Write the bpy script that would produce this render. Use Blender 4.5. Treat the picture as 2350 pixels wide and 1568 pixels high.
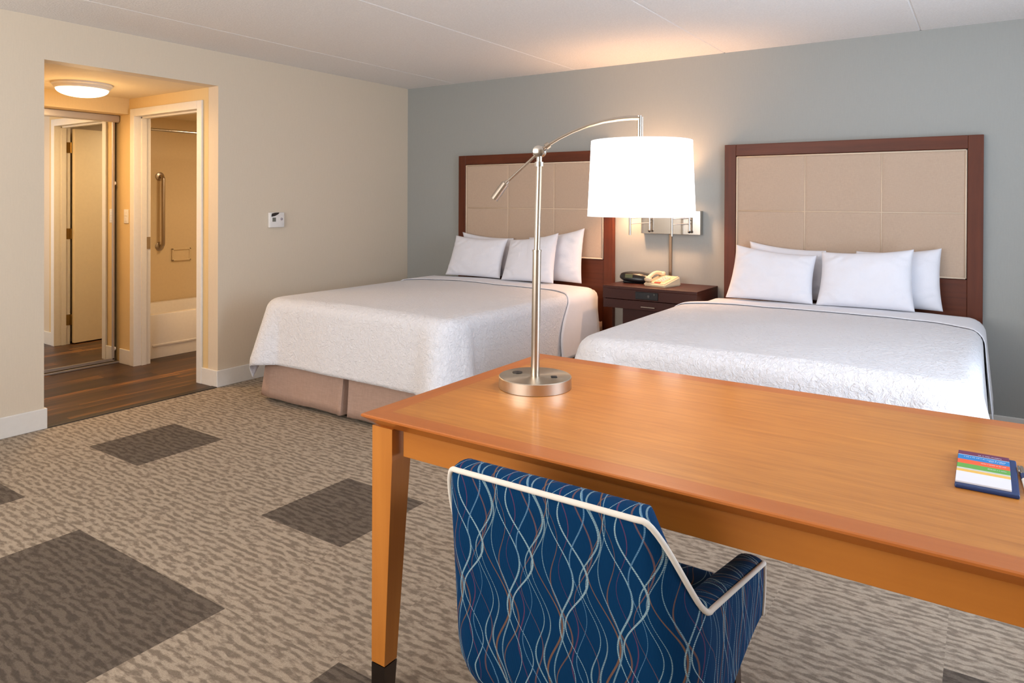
import bpy, bmesh, math, random
from mathutils import Vector, Matrix, noise
random.seed(7)
D = bpy.data
for o in list(D.objects): D.objects.remove(o)
COL = bpy.context.scene.collection
SC = bpy.context.scene
PI = math.pi

# ------------------------------------------------------------------ camera
CAM = Vector((4.6373, -5.0765, 1.3616))
YAW, PITCH, ROLL = math.radians(33.9797), math.radians(-0.2775), math.radians(0.2383)
F_PX, PY = 1617.5, 470.35
fw = Vector((-math.sin(YAW)*math.cos(PITCH), math.cos(YAW)*math.cos(PITCH), math.sin(PITCH)))
rt = Vector((math.cos(YAW), math.sin(YAW), 0))
up = rt.cross(fw)
rt2 = rt*math.cos(ROLL) + up*math.sin(ROLL)
up2 = -rt*math.sin(ROLL) + up*math.cos(ROLL)
cd = D.cameras.new('camera'); cam = D.objects.new('camera', cd); COL.objects.link(cam)
M = Matrix(((rt2.x, up2.x, -fw.x, CAM.x), (rt2.y, up2.y, -fw.y, CAM.y), (rt2.z, up2.z, -fw.z, CAM.z), (0, 0, 0, 1)))
cam.matrix_world = M
cd.sensor_fit = 'HORIZONTAL'; cd.sensor_width = 36; cd.lens = 36*F_PX/2350
cd.shift_y = -(784-PY)/2350; cd.clip_start = 0.05
SC.camera = cam

# ------------------------------------------------------------------ world, daylight, added fill, exposure
w = D.worlds.new('world'); SC.world = w; w.use_nodes = True
w.node_tree.nodes['Background'].inputs[0].default_value = (.72, .84, 1, 1)
w.node_tree.nodes['Background'].inputs[1].default_value = 1.5
SC.view_settings.view_transform = 'Standard'; SC.view_settings.look = 'None'
SC.view_settings.gamma = 1; SC.view_settings.use_curve_mapping = False
SC.view_settings.exposure = -0.1
try:
    SC.cycles.use_denoising = True
    SC.cycles.max_bounces = 7; SC.cycles.diffuse_bounces = 4; SC.cycles.use_adaptive_sampling = True; SC.cycles.adaptive_threshold = 0.04; SC.cycles.adaptive_min_samples = 16; SC.cycles.glossy_bounces = 4
    SC.cycles.sample_clamp_indirect = 8
except Exception: pass

def area(name, loc, direction, sx, sy, power, col):
    l = D.lights.new(name, 'AREA'); l.shape = 'RECTANGLE'; l.size = sx; l.size_y = sy
    l.energy = power; l.color = col
    o = D.objects.new(name, l); COL.objects.link(o); o.location = loc
    o.rotation_euler = Vector(direction).to_track_quat('-Z', 'Z').to_euler()
    return o
def point(name, loc, power, col, r=.04):
    l = D.lights.new(name, 'POINT'); l.energy = power; l.color = col; l.shadow_soft_size = r
    o = D.objects.new(name, l); COL.objects.link(o); o.location = loc
    return o
XR, YF = 6.1, -6.6          # window wall, wall behind the camera
area('daylight_side_window', (XR-.06, -2.6, 1.6), (-1, 0, .7), 3.2, 1.2, 120, (.70, .83, 1))
area('added_front_fill', (2.3, YF+.06, 1.6), (0, 1, .85), 3.2, 1.3, 150, (1, .96, .92))  # added soft fill from behind the camera, tilted up to bounce off the ceiling

# ------------------------------------------------------------------ node helpers
class NT:
    def __init__(s, name):
        s.m = D.materials.new(name); s.m.use_nodes = True
        s.t = s.m.node_tree; s.b = s.t.nodes['Principled BSDF']
    def n(s, typ, **k):
        nd = s.t.nodes.new(typ)
        for a, v in k.items(): setattr(nd, a, v)
        return nd
    def link(s, a, b): s.t.links.new(a, b)
    def put(s, sock, v):
        if hasattr(v, 'is_linked') or isinstance(v, bpy.types.NodeSocket): s.link(v, sock)
        else: sock.default_value = v
    def math(s, op, a, b=0.0, c=None, clamp=False):
        nd = s.n('ShaderNodeMath', operation=op); nd.use_clamp = clamp
        s.put(nd.inputs[0], a); s.put(nd.inputs[1], b)
        if c is not None: s.put(nd.inputs[2], c)
        return nd.outputs[0]
    def coord(s, which='Object'): return s.n('ShaderNodeTexCoord').outputs[which]
    def sep(s, v):
        nd = s.n('ShaderNodeSeparateXYZ'); s.link(v, nd.inputs[0]); return nd.outputs
    def comb(s, x, y, z=0.0):
        nd = s.n('ShaderNodeCombineXYZ'); s.put(nd.inputs[0], x); s.put(nd.inputs[1], y); s.put(nd.inputs[2], z); return nd.outputs[0]
    def noise(s, vec, scale=5, detail=3, rough=.5, dist=0):
        nd = s.n('ShaderNodeTexNoise'); s.link(vec, nd.inputs['Vector']); nd.inputs['Scale'].default_value = scale
        nd.inputs['Detail'].default_value = detail; nd.inputs['Roughness'].default_value = rough
        nd.inputs['Distortion'].default_value = dist
        return nd.outputs[0]
    def ramp(s, f, stops):
        nd = s.n('ShaderNodeValToRGB'); s.put(nd.inputs[0], f)
        cr = nd.color_ramp
        while len(cr.elements) < len(stops): cr.elements.new(.5)
        for e, (p, c) in zip(cr.elements, stops):
            e.position = p; e.color = (*c, 1) if len(c) == 3 else c
        return nd.outputs[0]
    def mix(s, f, a, b):
        nd = s.n('ShaderNodeMix', data_type='RGBA')
        s.put(nd.inputs[0], f)
        for sk, v in ((nd.inputs[6], a), (nd.inputs[7], b)):
            if isinstance(v, tuple): v = (*v, 1) if len(v) == 3 else v
            s.put(sk, v)
        return nd.outputs[2]
    def bump(s, h, strength=.3, dist=.002):
        nd = s.n('ShaderNodeBump'); nd.inputs['Strength'].default_value = strength
        nd.inputs['Distance'].default_value = dist; s.link(h, nd.inputs['Height'])
        s.link(nd.outputs[0], s.b.inputs['Normal'])
    def set(s, col=None, rough=None, metal=None, spec=None):
        if col is not None:
            s.put(s.b.inputs['Base Color'], (*col, 1) if isinstance(col, tuple) else col)
        if rough is not None: s.put(s.b.inputs['Roughness'], rough)
        if metal is not None: s.b.inputs['Metallic'].default_value = metal
        if spec is not None: s.b.inputs['Specular IOR Level'].default_value = spec
        return s
def S(r, g, b):   # sRGB 0-255 to linear
    f = lambda c: (c/255/12.92) if c/255 <= .04045 else ((c/255+.055)/1.055)**2.4
    return (f(r), f(g), f(b))
def plain(name, col, rough=.5, metal=0, noise_amt=.0, scale=40, spec=None):
    m = NT(name); m.set(col, rough, metal, spec)
    nz = m.noise(m.coord(), scale, 2)
    k = max(noise_amt, .04)
    m.set(m.mix(nz, tuple(c*(1-k) for c in col), tuple(min(1, c*(1+k)) for c in col)))
    return m.m

def wallpaper(name, c):
    m = NT(name); v = m.coord()
    x, y, z = m.sep(v)
    wv = m.noise(m.comb(m.math('MULTIPLY', x, 1.0), m.math('MULTIPLY', y, 1.0), m.math('MULTIPLY', z, .05)), 260, 2)
    nz = m.noise(v, 90, 2)
    f = m.math('ADD', m.math('MULTIPLY', wv, .6), m.math('MULTIPLY', nz, .4))
    m.set(m.mix(f, tuple(k*.93 for k in c), tuple(min(1, k*1.06) for k in c)), .62, 0, .3)
    m.bump(f, .12, .001)
    return m.m
MAT = {}
MAT['beige'] = wallpaper('beige_wallcovering', S(212, 198, 178))
MAT['gray'] = wallpaper('slate_wallcovering', S(156, 157, 153))
def mk_ceiling():
    m = NT('popcorn_ceiling'); v = m.coord()
    nz = m.noise(v, 95, 4, .65)
    m.set(m.mix(nz, S(218, 213, 209), S(246, 243, 240)), .9, 0, .15); m.bump(nz, .55, .009)
    return m.m
MAT['ceiling'] = mk_ceiling()
MAT['smooth_ceiling'] = plain('smooth_painted_ceiling', S(226, 210, 180), .8)
MAT['trim'] = plain('white_trim_paint', S(222, 218, 212), .42)
MAT['groove'] = plain('ceiling_joint_paint', S(206, 200, 194), .8)

def mk_carpet():
    m = NT('carpet_tiles'); v = m.coord(); x, y, z = m.sep(v)
    tx = m.math('FLOOR', m.math('DIVIDE', m.math('SUBTRACT', x, .04), .5))
    ty = m.math('FLOOR', m.math('DIVIDE', m.math('ADD', y, 2.66), .5))
    h = m.math('FRACT', m.math('MULTIPLY', m.math('SINE', m.math('ADD', m.math('MULTIPLY', tx, 12.99), m.math('MULTIPLY', ty, 78.2))), 437.5))
    off = m.math('MULTIPLY', h, 7.3)
    n1 = m.noise(m.comb(m.math('ADD', m.math('MULTIPLY', x, 7), off), m.math('ADD', m.math('MULTIPLY', y, 9), off)), 1.0, 2)
    n2 = m.noise(m.comb(m.math('ADD', m.math('MULTIPLY', x, 19), off), m.math('ADD', m.math('MULTIPLY', y, 46), off), 3), 1.0, 2, .6)
    ph = m.math('ADD', m.math('MULTIPLY', y, 2*PI/.031), m.math('MULTIPLY', n1, 13))
    st = m.math('ADD', m.math('MULTIPLY', m.math('SINE', ph), .125), m.math('ADD', m.math('MULTIPLY', n2, 1.35), -.18))
    sharp = m.ramp(st, [(.34, (0, 0, 0)), (.60, (1, 1, 1))])
    fib = m.noise(v, 420, 3, .7)
    fib2 = m.noise(v, 150, 3, .7)
    light = m.mix(sharp, S(132, 119, 105), S(174, 159, 141))
    dark = m.mix(sharp, S(86, 77, 69), S(110, 99, 88))
    def box(a, b, c, d):
        f = m.math('MULTIPLY', m.math('GREATER_THAN', x, a), m.math('LESS_THAN', x, b))
        g = m.math('MULTIPLY', m.math('GREATER_THAN', y, c), m.math('LESS_THAN', y, d))
        return m.math('MULTIPLY', f, g)
    tot = None
    for t in [(.54, 1.04, -3.16, -2.67), (2.045, 2.54, -3.16, -2.66), (1.54, 2.54, -4.66, -3.665),
              (.54, 1.0, -4.16, -3.65), (3.06, 3.54, -4.16, -3.64), (4.54, 5.04, -3.16, -2.66), (.04, .54, -5.66, -5.16), (4.54, 5.54, -5.16, -4.66)]:
        b = box(*t); tot = b if tot is None else m.math('MAXIMUM', tot, b)
    base = m.mix(tot, light, dark)
    k = m.math('ADD', .30, m.math('MULTIPLY', m.math('ADD', m.math('MULTIPLY', fib, .6), m.math('MULTIPLY', fib2, .5)), 1.28))
    mul = m.n('ShaderNodeMix', data_type='RGBA', blend_type='MULTIPLY'); mul.inputs[0].default_value = 1
    m.link(base, mul.inputs[6]); m.link(m.comb(k, k, k), mul.inputs[7])
    m.set(mul.outputs[2], .95, 0, .1)
    m.bump(m.math('ADD', fib, m.math('MULTIPLY', sharp, .5)), .6, .004)
    return m.m
MAT['carpet'] = mk_carpet()

def wood(name, dark, light, axis='X', rough=.35, gscale=1.0, contrast=1.0, streak=60, spec=.5, coat=0):
    m = NT(name); v = m.coord(); x, y, z = m.sep(v)
    a = {'X': (.06, 1, 1), 'Y': (1, .06, 1), 'Z': (1, 1, .06)}[axis]
    vec = m.comb(m.math('MULTIPLY', x, a[0]*gscale), m.math('MULTIPLY', y, a[1]*gscale), m.math('MULTIPLY', z, a[2]*gscale))
    f1 = m.noise(vec, streak, 4, .6, .4); f2 = m.noise(vec, streak*3.2, 3, .6)
    f3 = m.noise(v, 3.2, 3, .5)
    f = m.math('ADD', m.math('ADD', m.math('MULTIPLY', f1, .5), m.math('MULTIPLY', f2, .3)), m.math('MULTIPLY', f3, .25))
    lo, hi = .5-.17/contrast, .5+.2/contrast
    m.set(m.ramp(f, [(max(0, lo), dark), (min(1, hi), light)]), rough, 0, spec)
    m.bump(f1, .04, .001)
    if coat:
        m.b.inputs['Coat Weight'].default_value = coat; m.b.inputs['Coat Roughness'].default_value = .12
    return m.m
MAT['desk_top'] = wood('honey_veneer', S(160, 95, 30), S(204, 135, 58), 'X', .34, 1, .9, 55, .5, .25)
MAT['desk_edge'] = wood('honey_solid_edge', S(160, 84, 28), S(190, 110, 44), 'X', .34, 1, .8, 14, .5, .25)
MAT['desk_edge_y'] = wood('honey_solid_edge_cross', S(160, 84, 28), S(190, 110, 44), 'Y', .34, 1, .8, 14, .5, .25)
MAT['desk_leg'] = wood('honey_solid_leg', S(170, 100, 34), S(200, 128, 52), 'Z', .42, 1, .8, 12, .4)
MAT['desk_apron'] = wood('honey_apron', S(164, 94, 28), S(194, 122, 46), 'X', .42, 1, .8, 10, .4)
MAT['cherry'] = wood('cherry_frame', S(66, 27, 12), S(106, 50, 26), 'Z', .4, 1, .7, 16, .3)
MAT['cherry_x'] = wood('cherry_frame_cross', S(66, 27, 12), S(106, 50, 26), 'X', .4, 1, .7, 16, .3)
MAT['espresso'] = wood('mahogany_nightstand', S(42, 15, 10), S(66, 27, 18), 'X', .42, 1, .6, 12, .3)
MAT['darkleg'] = wood('dark_walnut', S(44, 28, 20), S(70, 46, 32), 'Z', .4)

def mk_plank():
    m = NT('vinyl_wood_planks'); v = m.coord(); x, y, z = m.sep(v)
    c = m.math('FLOOR', m.math('DIVIDE', x, .118))
    h = m.math('FRACT', m.math('MULTIPLY', m.math('SINE', m.math('MULTIPLY', c, 91.7)), 4375.5))
    ys = m.math('ADD', y, m.math('MULTIPLY', h, 1.2))
    r = m.math('FLOOR', m.math('DIVIDE', ys, .92))
    h2 = m.math('FRACT', m.math('MULTIPLY', m.math('SINE', m.math('ADD', m.math('MULTIPLY', c, 12.9), m.math('MULTIPLY', r, 78.2))), 437.5))
    g = m.noise(m.comb(m.math('MULTIPLY', x, 1), m.math('MULTIPLY', y, .05), h2), 34, 4, .6, .5)
    g2 = m.noise(m.comb(x, m.math('MULTIPLY', y, .035), h2), 11, 2, .5, .3)
    f = m.math('ADD', m.math('MULTIPLY', g, .55), m.math('ADD', m.math('MULTIPLY', g2, .42), m.math('MULTIPLY', h2, .26)))
    col = m.ramp(f, [(.42, S(38, 25, 16)), (.56, S(60, 40, 24)), (.70, S(84, 56, 30)), (.80, S(150, 98, 44))])
    fx = m.math('FRACT', m.math('DIVIDE', x, .118)); fy = m.math('FRACT', m.math('DIVIDE', ys, .92))
    e = m.math('MAXIMUM', m.math('LESS_THAN', fx, .02), m.math('LESS_THAN', fy, .003))
    m.set(m.mix(e, col, S(40, 26, 18)), .42, 0, .45)
    return m.m
MAT['plank'] = mk_plank()

def fabric(name, c, sc=900, amt=.12, bump=.2, rough=.9, dist=.001):
    m = NT(name); v = m.coord(); x, y, z = m.sep(v)
    a = m.noise(m.comb(m.math('MULTIPLY', x, 1), y, m.math('MULTIPLY', z, .12)), sc, 2)
    b = m.noise(m.comb(m.math('MULTIPLY', x, .12), y, z), sc, 2)
    f = m.math('ADD', m.math('MULTIPLY', a, .5), m.math('MULTIPLY', b, .5))
    m.set(m.mix(f, tuple(k*(1-amt) for k in c), tuple(min(1, k*(1+amt)) for k in c)), rough, 0, .2)
    m.bump(f, bump, dist)
    return m.m
MAT['linen'] = fabric('oatmeal_linen', S(186, 163, 143), 420, .16, .3)
MAT['linen_seam'] = fabric('oatmeal_piping', S(214, 192, 168), 420, .1, .2)
MAT['skirt'] = fabric('taupe_ribbed_skirt', S(176, 148, 133), 150, .22, .5, .9, .002)
MAT['shade_cloth'] = None
def mk_sheet(name, c, bscale, bstr, dist):
    m = NT(name); v = m.coord()
    a = m.noise(v, bscale, 4, .65, 1.2); b = m.noise(v, bscale*.22, 3, .6, .5)
    f = m.math('ADD', m.math('MULTIPLY', a, .7), m.math('MULTIPLY', b, .4))
    m.set(m.mix(a, tuple(k*.93 for k in c), c), .85, 0, .2)  # weave variation, with shading of the relief put into the colour
    m.b.inputs['Sheen Weight'].default_value = .15
    m.bump(f, bstr, dist)
    return m.m
MAT['spread'] = mk_sheet('white_matelasse', S(230, 229, 233), 42, 1.0, .014)
MAT['sheet'] = mk_sheet('white_cotton', S(226, 226, 232), 16, .25, .006)
MAT['pillow'] = mk_sheet('white_pillowcase', S(226, 226, 233), 9, .35, .012)

def metal(name, c, rough=.28, aniso=0):
    m = NT(name); v = m.coord()
    nz = m.noise(v, 300, 2)
    m.set(c, m.math('ADD', rough-.05, m.math('MULTIPLY', nz, .1)), 1.0)
    if aniso: m.b.inputs['Anisotropic'].default_value = aniso
    return m.m
MAT['nickel'] = metal('brushed_nickel', S(178, 166, 152), .30)
def mk_disc():
    m = NT('brushed_nickel_disc'); v = m.coord(); x, y, z = m.sep(v)
    m.set(S(196, 186, 170), .3, 1.0)
    m.b.inputs['Anisotropic'].default_value = .85
    tg = m.n('ShaderNodeTangent'); tg.direction_type = 'RADIAL'; tg.axis = 'Z'
    m.link(tg.outputs[0], m.b.inputs['Tangent'])
    return m.m
MAT['disc'] = mk_disc()
MAT['steel'] = metal('chrome_steel', S(190, 184, 176), .2)
MAT['alu'] = metal('aluminium_track', S(190, 182, 172), .38)
MAT['brass'] = metal('aged_brass', S(150, 122, 70), .35)
MAT['mirror'] = metal('mirror_glass', (.9, .92, .91), .0)
MAT['mirror'].node_tree.nodes['Principled BSDF'].inputs['Roughness'].default_value = .0
for l in list(MAT['mirror'].node_tree.links):
    if l.to_socket.name == 'Roughness': MAT['mirror'].node_tree.links.remove(l)
MAT['black'] = plain('black_plastic', S(22, 22, 24), .3)
MAT['darkgray'] = plain('dark_gray_plastic', S(70, 66, 64), .5)
MAT['lcd'] = plain('lcd_gray_green', S(104, 106, 98), .3)
MAT['amber'] = plain('olive_clock_display', S(96, 98, 62), .3)
MAT['white_plastic'] = plain('white_plastic', S(226, 222, 218), .4)
MAT['ivory'] = plain('ivory_plastic', S(222, 200, 166), .4)
MAT['red'] = plain('red_label', S(196, 60, 40), .5)
MAT['bath_wall'] = plain('bath_surround_acrylic', S(220, 198, 160), .35)
MAT['tub'] = plain('white_tub_enamel', S(232, 226, 220), .22)
MAT['door_paint'] = plain('cream_door_paint', S(222, 208, 180), .45)
MAT['navy'] = plain('navy_leatherette', S(16, 46, 96), .4, 0, .1)
MAT['conduit'] = metal('bronze_conduit', S(150, 126, 104), .4)
MAT['hallwall'] = wallpaper('hall_wallcovering', S(216, 190, 142))
MAT['cap'] = metal('pewter_ferrule', S(92, 82, 76), .4)
MAT['curtain'] = fabric('window_curtain', S(190, 182, 170), 200)
MAT['piping'] = fabric('cream_piping', S(226, 218, 206), 700, .06)

def emit(name, col, strength, base=(.9, .9, .9)):
    m = NT(name); m.set(base, .6)
    m.b.inputs['Emission Color'].default_value = (*col, 1); m.b.inputs['Emission Strength'].default_value = strength
    nz = m.noise(m.coord(), 60, 2)
    m.set(m.mix(nz, tuple(c*.97 for c in base), base))
    return m.m
MAT['shade_glow'] = emit('lit_lamp_shade', (1, .96, .9), 1.9)
MAT['shade_hem'] = emit('lamp_shade_hem', (.95, .95, 1), .35, (.88, .88, .9))
MAT['bulb'] = emit('lit_bulb', (1, .82, .58), 12)
MAT['dome'] = emit('lit_glass_dome', (1, .88, .62), 4.0)

def mk_chair_fabric():
    m = NT('navy_wave_upholstery'); uv = m.coord('UV'); u, v, _ = m.sep(uv)
    rib = m.math('SINE', m.math('MULTIPLY', u, 2400))
    base = m.mix(m.math('MULTIPLY', m.math('ADD', rib, 1), .5), S(0, 40, 76), S(2, 58, 100))
    col = base
    thread = m.math('GREATER_THAN', m.math('SINE', m.math('ADD', m.math('MULTIPLY', v, 2000), m.math('MULTIPLY', m.noise(uv, 60, 2), 14))), -.25)
    fams = [ # spacing, offset, amplitude, period, phase, width, colour, dashed
        (.118, .010, .017, .210, 0.0, .0021, S(110, 82, 72), 0),
        (.131, .060, .019, .245, 2.1, .0022, S(104, 78, 80), 0),
        (.097, .030, .013, .185, 4.0, .0017, S(92, 58, 88), 0),
        (.149, .090, .021, .262, 1.0, .0024, S(122, 88, 66), 0),
        (.112, .000, .018, .232, 3.3, .0022, S(150, 182, 190), 1),
        (.127, .045, .020, .205, 5.2, .0023, S(142, 172, 180), 1),
        (.105, .075, .014, .255, 0.7, .0019, S(126, 158, 172), 1),
        (.143, .110, .023, .222, 2.7, .0026, S(160, 188, 194), 1),
        (.139, .020, .016, .190, 4.6, .0021, S(134, 160, 168), 1),
        (.109, .085, .019, .240, 5.8, .0018, S(100, 140, 170), 1)]
    order = [0, 5, 2, 8, 1, 6, 9, 3, 7, 4]
    fams = [(.131, order[i]*.0131, A*1.05, P*.6+.09, ph, wd*.92, tuple(q*1.0 for q in c), dash) for i, (sp, of, A, P, ph, wd, c, dash) in enumerate(fams)]
    for sp, of, A, P, ph, wd, c, dash in fams:
        s1 = m.math('SINE', m.math('ADD', m.math('MULTIPLY', v, 2*PI/P), ph))
        s2 = m.math('SINE', m.math('ADD', m.math('MULTIPLY', v, 2*PI/(P*1.9)), ph*1.7))
        cu = m.math('ADD', m.math('MULTIPLY', s1, A), m.math('MULTIPLY', s2, A*.45))
        t = m.math('FRACT', m.math('DIVIDE', m.math('ADD', m.math('ADD', u, of+5), cu), sp))
        d = m.math('MULTIPLY', m.math('ABSOLUTE', m.math('SUBTRACT', t, .5)), sp)
        wv = m.math('MULTIPLY', m.math('ADD', .7, m.math('MULTIPLY', s2, .35)), wd)
        mask = m.math('LESS_THAN', d, wv)
        if dash: mask = m.math('MULTIPLY', mask, m.math('ADD', .25, m.math('MULTIPLY', thread, .75)))
        else: mask = m.math('MULTIPLY', mask, .85)
        col = m.mix(mask, col, c)
    m.set(col, .85, 0, .12); m.bump(rib, .15, .0008)
    return m.m
MAT['wave'] = mk_chair_fabric()

# ------------------------------------------------------------------ mesh helpers
class MB:
    def __init__(s): s.bm = bmesh.new(); s.uv = None
    def box(s, a, b, bev=0, seg=2):
        x0, y0, z0 = a; x1, y1, z1 = b
        t = bmesh.new()
        bmesh.ops.create_cube(t, size=1)
        bmesh.ops.scale(t, verts=t.verts, vec=(x1-x0, y1-y0, z1-z0))
        bmesh.ops.translate(t, verts=t.verts, vec=((x0+x1)/2, (y0+y1)/2, (z0+z1)/2))
        if bev: bmesh.ops.bevel(t, geom=t.edges[:], offset=bev, segments=seg, profile=.5, affect='EDGES')
        s.merge(t); return s
    def merge(s, t, mat=None):
        if mat: bmesh.ops.transform(t, matrix=mat, verts=t.verts)
        me = D.meshes.new('tmp'); t.to_mesh(me); t.free(); s.bm.from_mesh(me); D.meshes.remove(me)
    def hexa(s, pts):   # 8 points: bottom 4 (ccw), top 4
        v = [s.bm.verts.new(p) for p in pts]
        for f in ((3, 2, 1, 0), (4, 5, 6, 7), (0, 1, 5, 4), (1, 2, 6, 5), (2, 3, 7, 6), (3, 0, 4, 7)):
            s.bm.faces.new([v[i] for i in f])
        return s
    def tube(s, pts, r, n=12, cap=True, closed=False):
        pts = [Vector(p) for p in pts]; N = len(pts)
        rr = r if isinstance(r, (list, tuple)) else [r]*N
        rings = []; prev = None
        for i, p in enumerate(pts):
            if closed: t = (pts[(i+1) % N]-pts[i-1])
            else: t = pts[min(i+1, N-1)]-pts[max(i-1, 0)]
            t.normalize()
            if prev is None:
                a = Vector((0, 0, 1)) if abs(t.z) < .9 else Vector((1, 0, 0))
                nrm = t.cross(a).normalized()
            else:
                nrm = (prev - t*prev.dot(t)).normalized()
            prev = nrm; bn = t.cross(nrm)
            rings.append([s.bm.verts.new(p+(nrm*math.cos(2*PI*k/n)+bn*math.sin(2*PI*k/n))*rr[i]) for k in range(n)])
        M_ = N if closed else N-1
        for i in range(M_):
            A, B = rings[i], rings[(i+1) % N]
            for k in range(n): s.bm.faces.new((A[k], A[(k+1) % n], B[(k+1) % n], B[k]))
        if cap and not closed:
            s.bm.faces.new(rings[0][::-1]); s.bm.faces.new(rings[-1])
        return s
    def lathe(s, prof, c=(0, 0, 0), n=48, cap=True, axis=None):
        t = bmesh.new(); rings = []
        for r, z in prof:
            if r < 1e-6: rings.append([t.verts.new((0, 0, z))])
            else: rings.append([t.verts.new((r*math.cos(2*PI*k/n), r*math.sin(2*PI*k/n), z)) for k in range(n)])
        for A, B in zip(rings, rings[1:]):
            for k in range(n):
                a0, a1 = A[k % len(A)], A[(k+1) % len(A)]; b0, b1 = B[k % len(B)], B[(k+1) % len(B)]
                f = []
                for q in (a0, a1, b1, b0):
                    if q not in f: f.append(q)
                if len(f) > 2: t.faces.new(f)
        mat = Matrix.Translation(c)
        if axis is not None: mat = mat @ Vector(axis).to_track_quat('Z', 'Y').to_matrix().to_4x4()
        s.merge(t, mat); return s
    def grid(s, P, uvs=None, close_u=False):
        V = [[s.bm.verts.new(p) for p in row] for row in P]
        for i in range(len(V)-1):
            n = len(V[0])
            for j in range(n if close_u else n-1):
                s.bm.faces.new((V[i][j], V[i][(j+1) % n], V[i+1][(j+1) % n], V[i+1][j]))
        return V
    def build(s, name, mat, parent=None, smooth=False, angle=None, recalc=True):
        if recalc: bmesh.ops.recalc_face_normals(s.bm, faces=s.bm.faces)
        me = D.meshes.new(name); s.bm.to_mesh(me); s.bm.free()
        for mm in (mat if isinstance(mat, (list, tuple)) else [mat]): me.materials.append(mm)
        if smooth:
            for p in me.polygons: p.use_smooth = True
            if angle is not None:
                try: me.set_sharp_from_angle(angle=math.radians(angle))
                except Exception: pass
        o = D.objects.new(name, me); COL.objects.link(o)
        if parent is not None: o.parent = parent
        return o
def tag(o, label=None, cat=None, group=None, kind=None):
    if label: o['label'] = label
    if cat: o['category'] = cat
    if group: o['group'] = group
    if kind: o['kind'] = kind
    return o
def thing(name, loc, label, cat, group=None, rz=0):
    o = D.objects.new(name, None); COL.objects.link(o); o.location = loc; o.rotation_euler = (0, 0, rz)
    o.empty_display_size = .1
    return tag(o, label, cat, group)
def struct(mb, name, mat, label=None, **k):
    o = mb.build(name, mat, **k); o['kind'] = 'structure'
    if label: o['label'] = label
    return o
def B(a, b, bev=0, seg=2): return MB().box(a, b, bev, seg)
def rel(mb, base):   # shift world-built geometry into a parent's local frame
    bmesh.ops.translate(mb.bm, verts=mb.bm.verts, vec=-Vector(base)); return mb

# ------------------------------------------------------------------ room shell
H = 2.44
struct(B((-.02, YF, -.08), (XR, 0, 0)), 'floor', MAT['carpet'], 'patterned beige and taupe carpet tiles')
struct(B((-2.15, -3.3, -.08), (-.02, .1, .001)), 'floor', MAT['plank'], 'dark wood plank floor of the entry and bathroom')
# ceiling with V-jointed planks
mb = MB(); xs = [-.1, .59, 1.84, 3.06, 4.286, 5.51, XR+.1]
prof = [(xs[0], H)]
for sx in xs[1:-1]: prof += [(sx-.007, H), (sx-.002, H+.004), (sx+.002, H+.004), (sx+.007, H)]
prof += [(xs[-1], H)]
mb.grid([[(x, YF-.1, z) for x, z in prof], [(x, .1, z) for x, z in prof]])
mb.box((-.1, YF-.1, H+.03), (XR+.1, .1, H+.1))
struct(mb, 'ceiling', MAT['ceiling'], 'textured popcorn ceiling with plank joints')
OY0, OY1, OZ = -3.161, -2.021, 2.193     # opening to the entry
mb = MB().box((-.12, OY1, 0), (0, .12, H)).box((-.12, YF, 0), (0, OY0, H)).box((-.12, OY0, OZ), (0, OY1, H))
struct(mb, 'wall_left', MAT['beige'], 'beige textured wall with the entry opening')
struct(B((-.0, 0, 0), (XR, .12, H)), 'wall_back', MAT['gray'], 'blue-gray headboard wall')
# right wall with window
WY0, WY1, WZ0, WZ1 = -4.3, -.9, .95, 2.25
mb = MB().box((XR, YF, 0), (XR+.14, WY0, H)).box((XR, WY1, 0), (XR+.14, .12, H)).box((XR, WY0, 0), (XR+.14, WY1, WZ0)).box((XR, WY0, WZ1), (XR+.14, WY1, H))
struct(mb, 'wall_right', MAT['beige'])
mb = MB().box((0, YF-.14, 0), (.7, YF, H)).box((3.9, YF-.14, 0), (XR, YF, H)).box((.7, YF-.14, 0), (3.9, YF, .9)).box((.7, YF-.14, 2.3), (3.9, YF, H))
struct(mb, 'wall_front', MAT['beige'])
def window_frame(name, a, b, axis):
    mb = MB(); t = .05
    if axis == 'x':
        x, y0, y1, z0, z1 = a[0], a[1], b[1], a[2], b[2]
        for yy in (y0, (y0+y1)/2-t/2, y1-t): mb.box((x+.05, yy, z0), (x+.09, yy+t, z1))
        for zz in (z0, z1-t): mb.box((x+.05, y0, zz), (x+.09, y1, zz+t))
    else:
        y, x0, x1, z0, z1 = a[1], a[0], b[0], a[2], b[2]
        for xx in (x0, (x0+x1)/2-t/2, x1-t): mb.box((xx, y-.09, z0), (xx+t, y-.05, z1))
        for zz in (z0, z1-t): mb.box((x0, y-.09, zz), (x1, y-.05, zz+t))
    struct(mb, name, MAT['trim'])
window_frame('window_1', (XR, WY0, WZ0), (XR, WY1, WZ1), 'x')
window_frame('added_window', (.7, YF, .9), (3.9, YF, 2.3), 'y')  # unseen window, added in the front wall to carry the fill light
# baseboards
bb, bt = .122, .014
def base(name, a, b): return struct(MB().box(a, b, .004), name, MAT['trim'])
base('baseboard_left', (0, OY1-bt, 0), (bt, -.0, bb))
base('baseboard_left', (0, YF, 0), (bt, OY0+bt, bb))
base('baseboard_back', (bt, -bt, 0), (XR, 0, .107))
base('baseboard_right', (XR-bt, YF, 0), (XR, -bt, bb))
base('baseboard_front', (bt, YF, 0), (XR-bt, YF+bt, bb))
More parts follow.
